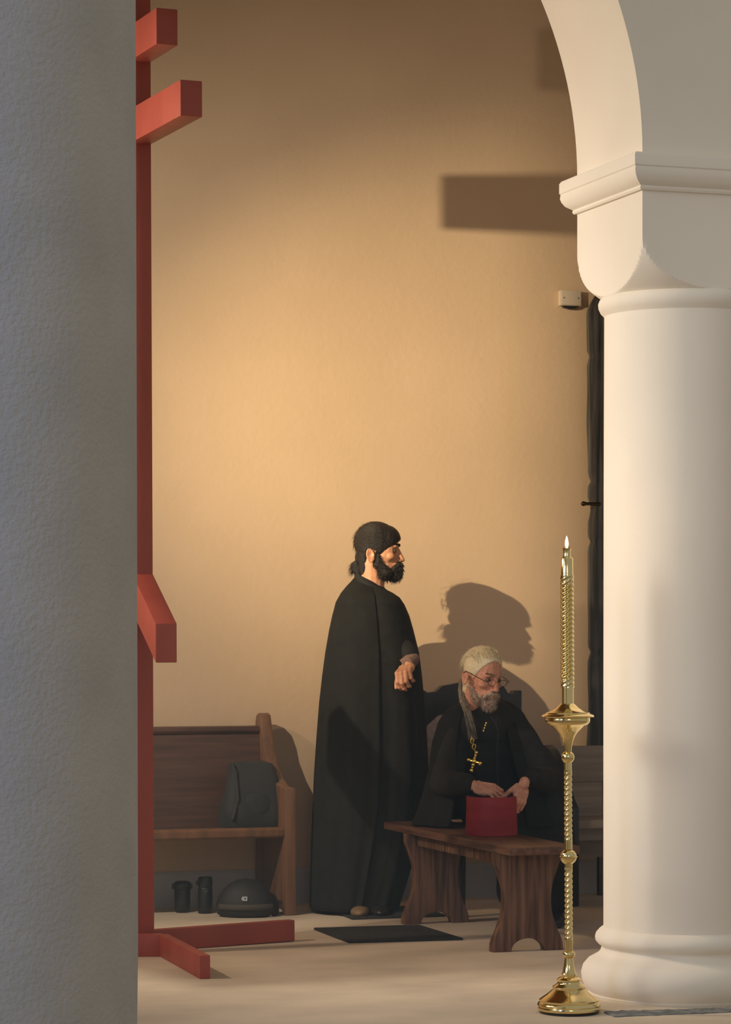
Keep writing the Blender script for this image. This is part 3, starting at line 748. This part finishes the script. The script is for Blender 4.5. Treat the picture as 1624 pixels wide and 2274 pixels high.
# hair
def haircap(shells, inside, voxel=.004):
    m = MB()
    for c_, r_ in shells: m.ell(c_, r_)
    q = remesh(m, voxel, 2)
    for i, v in enumerate(q.v):
        w = inside(v)
        if w > 0:
            c_ = Vector((.01, 0, -.01)); q.v[i] = c_ + (v-c_)*(1-.30*min(1, w))
    return q
def in_face(v):
    z0 = -.012 + (v.x-.034)*.80 + .012*sin(v.y*90)*0
    w = 0
    if v.x > .022:
        w = max(w, min((z0-v.z)/.006, (v.x-.022)/.004))
    if -.036 < v.x <= .006 and v.z < .004 - abs(v.x+.012)*.25 and v.z > -.060 and abs(v.y) > .05: w = max(w, .6)
    if v.z < -.050 and v.x > -.026: w = max(w, 1)
    return w
hs = haircap([((.003, 0, .038), (.096, .081, .088)), ((.045, 0, .045), (.066, .068, .066)), ((-.042, 0, -.03), (.044, .055, .045)), ((-.045, 0, -.075), (.030, .050, .05))], in_face, .0035)
xf(hs, HM); hr = hs.build('hair', M['hair'], sm, auto=80)
m = MB(); m.ell((-.078, 0, -.072), (.025, .028, .030)); m.ell((-.066, 0, -.100), (.020, .024, .032)); m.ell((-.052, 0, -.085), (.026, .034, .04)); m.ell((-.046, 0, -.115), (.018, .040, .03)); q = remesh(m, .004, 2); xf(q, HM); q.build('hair_bun', M['hair'], sm, auto=80)
ro, di, le = [], [], []
for _ in range(160):
    a = rnd.uniform(0, pi*.9); y = rnd.uniform(-.05, .05); ro.append((.003-.094*sin(a)*.98, y, .038+.086*cos(a)*.96)); di.append((-cos(a)*.9-.2*sin(a), 0, -sin(a)*.9+.15*cos(a))); le.append(rnd.uniform(.015, .035))
for _ in range(120):
    ro.append((-.09+rnd.uniform(-.01, .01), rnd.uniform(-.02, .02), -.07+rnd.uniform(-.02, .02))); di.append((-.5, 0, -.8)); le.append(rnd.uniform(.02, .045))
q = strands(ro, di, le, .0006, .3, .35); xf(q, HM); q.build('loose_hairs', M['hair'], hr)
# beard
m = MB()
m.ell((.030, 0, -.100), (.052, .050, .032)); m.ell((.040, 0, -.088), (.054, .055, .032)); m.ell((.084, 0, -.098), (.036, .038, .036)); m.ell((.104, 0, -.060), (.018, .032, .015)); m.ell((.100, 0, -.080), (.024, .032, .025))
for s in (-1, 1):
    m.cap((.016, s*.058, -.022), (.016, s*.060, -.060), .010, .016); m.cap((.014, s*.056, -.055), (.05, s*.046, -.090), .018, .024); m.cap((.100, s*.012, -.056), (.084, s*.036, -.080), .011, .013)
bq = remesh(m, .004, 2)
for i, v in enumerate(bq.v): bq.v[i] = v + (v-Vector((.05, 0, -.08))).normalized()*.003*noise.noise(v*90)
pts = surf_points(bq, lambda v: True, 1300)
st = strands([p for p, n in pts], [n*.5+Vector((.25, 0, -.8)) for p, n in pts], [rnd.uniform(.006, .016) for _ in pts], .0009, .3, .4)
pts2 = [(Vector((rnd.uniform(.005, .038), -.060-rnd.uniform(0, .004), rnd.uniform(-.075, -.025))), 0) for _ in range(260)]
st2 = strands([Vector((p.x, -.066+abs(p.x-.02)*.22, p.z)) for p, _ in pts2], [(.4, -.3, -.9)]*len(pts2), [rnd.uniform(.006, .012) for _ in pts2], .0008, 0, .4)
q = merge(bq, st, st2); xf(q, HM); q.build('beard', M['beard'], sm, auto=80)

# ---- seated man
YT = 12.05; KT = FPX/YT; OT = .54
se = empty('person', 'seated elderly man with long white hair, grey beard and glasses in black robes', 'person', c2w(OT, YT), -TH)
def tx(px, Y=YT): return (px-CX)/FPX*Y-OT
def tz(py, Y=YT): return CAMZ-(py-HY)/FPX*Y
HT = pose((tx(1069, 11.93), -.12, tz(1500, 11.93)), math.radians(-52), math.radians(13), math.radians(-2), 1.0)
hd = xf(head(old=True), HT)
tr = MB(); P = lambda X, Y, Z: Vector((X-OT, Y-YT, Z))
tr.cap(P(.53, 12.07, .90), P(.515, 11.98, 1.00), .055, .046); tr.cap(P(.45, 12.06, .86), P(.64, 12.06, .86), .05, .05)
tr.cap(P(.54, 12.08, .84), P(.57, 12.22, .52), .10, .13)
tr.cap(P(.60, 12.2, .50), P(.62, 11.88, .50), .085, .06); tr.cap(P(.62, 11.88, .50), P(.66, 11.90, .08), .055, .04)
tr.cap(P(.74, 12.2, .50), P(.80, 11.88, .50), .085, .05); tr.cap(P(.80, 11.88, .50), P(.80, 11.93, .10), .045, .03)
tr.cap(P(.42, 12.05, .86), P(.35, 11.85, .62), .04, .030); tr.cap(P(.35, 11.85, .62), P(.46, 11.49, .640), .018, .021)
tr.cap(P(.67, 12.05, .86), P(.80, 11.84, .63), .045, .042); tr.cap(P(.80, 11.84, .63), P(.70, 11.49, .672), .018, .021)
trm = remesh(tr, .012, 3)
w1 = cp(1052, 1744, 11.47)-Vector((OT, YT, 0)); w2 = cp(1164, 1742, 11.46)-Vector((OT, YT, 0))
h1 = hand((.88, -.12, -.22), (.10, -.62, .72), -1*-1, w1, [(28, 30, 20), (32, 34, 20), (36, 34, 22), (38, 36, 25)], splay=.04, thumb=(28, 45), wristlen=.020, scale=.98)
h2 = hand((-.25, -.28, -.85), (.55, -.80, .05), -1, w2, [(22, 25, 18), (26, 26, 18), (28, 26, 18), (30, 28, 20)], splay=.05, thumb=(30, 40), wristlen=.012, scale=.95)
merge(hd, trm, h1, h2).build('body', M['oldskin'], se, auto=60)
eyes(0, HT, se); brows(HT, M['greybeard'], se, 120, .0009)
# robes: remeshed cassock body, lap and skirt
m = MB()
m.cap(P(.44, 12.06, .87), P(.65, 12.06, .87), .075, .075); m.cap(P(.54, 12.05, .86), P(.57, 12.20, .52), .14, .17)
m.cap(P(.60, 12.2, .50), P(.63, 11.86, .50), .10, .085); m.cap(P(.74, 12.2, .50), P(.82, 11.84, .50), .10, .085); m.cap(P(.63, 11.9, .5), P(.80, 11.9, .5), .08, .08)
m.cap(P(.45, 12.12, .535), P(.52, 11.93, .535), .08, .075); m.cap(P(.36, 12.18, .53), P(.43, 11.98, .53), .085, .075); m.cap(P(.66, 11.88, .50), P(.68, 11.92, .14), .085, .10); m.cap(P(.82, 11.86, .50), P(.84, 11.92, .14), .085, .10); m.cap(P(.70, 11.93, .40), P(.76, 11.93, .12), .10, .12)
m.cap(P(.42, 12.05, .86), P(.345, 11.84, .62), .065, .062); m.cap(P(.345, 11.84, .62), P(.432, 11.49, .640), .062, .046)
m.cap(P(.67, 12.05, .86), P(.80, 11.84, .63), .065, .065); m.cap(P(.80, 11.84, .63), P(.715, 11.50, .672), .062, .046)
q = remesh(m, .010, 5)
for i, v in enumerate(q.v):
    q.v[i] = v + Vector((noise.noise(Vector((v.x*11, v.y*11, v.z*4))), noise.noise(Vector((v.x*11+9, v.y*11, v.z*4))), 0))*.014
q.v = [Vector((v.x, v.y, max(v.z, .025))) for v in q.v]
q.build('cassock', M['black'], se, auto=80)
rowsT = [(1548, 1044, 1103, .060, .0), (1560, 1020, 1135, .082, .0), (1578, 990, 1160, .10, .0), (1604, 973, 1175, .13, .0), (1650, 959, 1193, .17, 0), (1705, 952, 1213, .22, 0), (1760, 938, 1236, .27, 0), (1800, 924, 1252, .29, 0), (1826, 912, 1262, .29, 0)]
RT = []
for y, l, r, ry, tl in interp(rowsT, None, 6):
    RT.append((tz(y), (tx(l)+tx(r))/2, .03 - .10*min(1, max(0, (y-1600)/160)), (tx(r)-tx(l))/2, ry, 0))
def foldT(a, z, i):
    g = min(1, max(0, (.98-z)/.45)); return 1+g*(.035*sin(9*a+.5+z*3)+.022*sin(16*a+z*5))
m = MB(); m.loft(RT, 140, math.radians(-62), 2*pi-math.radians(122), fold=foldT); m.build('cape', M['black2'], se, auto=80, solid=.006)
m = MB(); m.loft([(tz(1640), tx(1076), -.02, .125, .135, 0), (tz(1605), tx(1074), -.02, .110, .120, 0), (tz(1582), tx(1071), -.04, .085, .09, 0), (tz(1562), tx(1069), -.055, .066, .066, 0), (tz(1548), tx(1068), -.06, .062, .062, 0)], 48); m.build('collar', M['black'], se, solid=.003)
# front panel of lighter chest cloth with a placket cord
m = MB(); m.tube([P(*cp(1090, 1592, 11.84)), P(*cp(1101, 1606, 11.83)), P(*cp(1106, 1625, 11.83)), P(*cp(1104, 1690, 11.84)), P(*cp(1108, 1765, 11.70))], .0028, 8); m.build('cord', M['satin'], se)
for px_ in (850,):
    pass
for X_, Y_ in ((.66, 11.80), (.83, 11.80)):
    m = MB(); m.ell(P(X_, Y_, .03), (.045, .12, .035)); q = remesh(m, .006, 2); q.v = [Vector((v.x, v.y, max(v.z, .002))) for v in q.v]; q.build('shoe', M['darkshoe'], se)
# hair
def in_face2(v):
    w = 0; z0 = -.03 + (v.x-.018)*1.45 - abs(v.y)*.25
    if v.x > .006: w = max(w, min((z0+.028-v.z)/.005, (v.x-.006)/.004))
    if -.034 < v.x <= .02 and v.z < .012 and v.z > -.05 and abs(v.y) > .05: w = max(w, .6)
    if v.z < -.055 and v.x > -.02: w = max(w, 1)
    return w
hs = haircap([((.0, 0, .038), (.094, .080, .087)), ((.035, 0, .046), (.062, .064, .062)), ((-.042, 0, -.03), (.044, .060, .05)), ((-.045, 0, -.07), (.034, .048, .045))], in_face2, .0035)
xf(hs, HT); hr = hs.build('hair', M['white'], se, auto=80)
ro, di, le = [], [], []
for _ in range(420):
    y = rnd.uniform(-.074, .074); a = rnd.uniform(-1.0, 1.35); r_ = sqrt(max(0, 1-(y/.082)**2))
    p = Vector((.0-.094*sin(a)*r_, y, .038+.088*cos(a)*r_))
    if in_face2(p) > 0: continue
    ro.append(p); di.append((-cos(a)*.9-.05, y*3, -sin(a)*.9+.04)); le.append(rnd.uniform(.03, .06))
q = strands(ro, di, le, .0010, .25, .12); xf(q, HT); q.build('loose_hairs', M['white'], hr)
# long lock over the shoulder
lock = MB()
Yl = 11.87
path = [cp(1030, 1500, 12.0), cp(1026, 1530, 11.98), cp(1029, 1556, 11.93), cp(1038, 1580, 11.88), cp(1043, 1602, 11.85), cp(1048, 1625, 11.845), cp(1050, 1642, 11.845)]
for k in range(46):
    ph = rnd.uniform(0, 2*pi); rr = sqrt(rnd.random())*.014; pts_ = []
    for i, p in enumerate(path):
        s_ = 1 if i < 4 else 1+.25*(i-3)
        pts_.append(P(p.x+rr*cos(ph+i*.25)*s_, p.y+rr*sin(ph+i*.25)*.8, p.z+rnd.uniform(-.004, .004)))
    cut = rnd.choice([6, 7, 7]); lock.tube(pts_[:cut], [.0042, .0042, .004, .0036, .003, .0022, .0012][:cut], 5, cap=False)
lock.build('long_lock', M['greyhair'], se, auto=80)
# beard
m = MB()
m.ell((.045, 0, -.088), (.050, .052, .030)); m.ell((.082, 0, -.104), (.030, .032, .030)); m.ell((.103, 0, -.058), (.014, .028, .010))
for s in (-1, 1):
    m.cap((.010, s*.062, -.050), (.05, s*.048, -.088), .010, .016); m.cap((.100, s*.012, -.056), (.086, s*.034, -.078), .008, .011)
bq = remesh(m, .004, 2)
for i, v in enumerate(bq.v): bq.v[i] = v + (v-Vector((.05, 0, -.08))).normalized()*.004*noise.noise(v*80)
pts = surf_points(bq, lambda v: True, 1100)
st = strands([p for p, n in pts], [n*.5+Vector((.2, 0, -.9)) for p, n in pts], [rnd.uniform(.008, .022) for _ in pts], .0010, .3, .35)
q = merge(bq, st); xf(q, HT); q.build('beard', M['greybeard'], se, auto=80)
# glasses
gl = MB()
for s in (-1, 1):
    c_ = Vector((.118, s*.033, -.006)); loop = [c_+Vector((-.004*cos(a)*cos(a), .021*cos(a), .014*sin(a))) for a in [2*pi*i/24 for i in range(25)]]
    gl.tube(loop, .0014, 6, cap=False)
    gl.tube([(.116, s*.054, -.004), (.108, s*.072, .000), (.04, s*.082, .010), (-.01, s*.084, .016), (-.024, s*.084, .004)], .0016, 6)
gl.tube([(.118, -.012, -.002), (.122, 0, .002), (.118, .012, -.002)], .0014, 6)
xf(gl, HT); gl.build('glasses', M['steel'], se)
# chain and cross
ring = lambda c_, a, b, r_, tilt: [c_+Matrix.Rotation(tilt, 3, 'Y') @ Vector((a*cos(t_), 0, b*sin(t_))) for t_ in [2*pi*i/16 for i in range(17)]]
Yc = 11.80
cps = [P(*cp(1047, 1634, Yc)), P(*cp(1049, 1645, Yc)), P(*cp(1053, 1658, Yc)), P(*cp(1057, 1671, Yc))]
m = MB()
for i, c_ in enumerate(cps[1:3]): m.tube(ring(c_, .007, .011, .002, .2), .0022, 6, cap=False)
m.tube([cps[0], cps[1]], .0016, 6); m.tube([cps[1]+Vector((.002, 0, -.01)), cps[2]+Vector((0, 0, .01))], .0015, 6); m.tube([cps[2]+Vector((0, 0, -.01)), cps[3]], .0018, 6)
m.build('chain', M['gold'], se); m = MB()
for px_, py_ in ((1080, 1606), (1078, 1611), (1076, 1617), (1074, 1623)): m.ell(P(*cp(px_, py_, 11.83)), (.004, .003, .006), n=10, m=8)
m.build('chain', M['gold'], se)
m = MB(); c_ = P(*cp(1053, 1691, Yc)); R = Matrix.Rotation(.27, 3, 'Y')
def q_(x, z): return c_ + R @ Vector((x, 0, z))
m.tube([q_(0, .040), q_(0, -.042)], .006, 10); m.tube([q_(-.022, 0), q_(.026, 0)], .0058, 10)
for x_, z_, r_ in ((0, .040, .008), (0, .024, .006), (0, -.016, .0085), (0, -.028, .0065), (0, -.042, .009), (-.024, 0, .0085), (.028, -.001, .009), (.026, -.006, .006), (0, 0, .011)): m.ell(q_(x_, z_)+Vector((0, -.003, 0)), (r_, .006, r_), n=14, m=10)
m.build('cross_pendant', M['gold'], se)

# ------------------------------------------------------------------ thin incense haze hanging low in the bay
hz = MB().box((-3.9, COL.y+.5, 0.02), (8.9, WALLY-.05, 1.9))
hm = bpy.data.materials.new('incense_haze'); hm.use_nodes = True; nt = hm.node_tree; nt.nodes.clear()
out = nt.nodes.new('ShaderNodeOutputMaterial'); vsn = nt.nodes.new('ShaderNodeVolumeScatter')
vsn.inputs['Color'].default_value = (.60, .82, 1, 1)
tc = nt.nodes.new('ShaderNodeTexCoord'); sp = nt.nodes.new('ShaderNodeSeparateXYZ'); mr = nt.nodes.new('ShaderNodeMapRange')
mr.inputs['From Min'].default_value = 0; mr.inputs['From Max'].default_value = 1.9; mr.inputs['To Min'].default_value = .055; mr.inputs['To Max'].default_value = 0.0
nt.links.new(tc.outputs['Object'], sp.inputs[0]); nt.links.new(sp.outputs['Z'], mr.inputs['Value']); nt.links.new(mr.outputs[0], vsn.inputs['Density'])
nt.links.new(vsn.outputs[0], out.inputs['Volume'])
ho = hz.build('incense_haze', hm, None, smooth=False); setp(ho, 'thin bluish incense haze hanging low in front of the back wall', 'haze', kind='stuff')
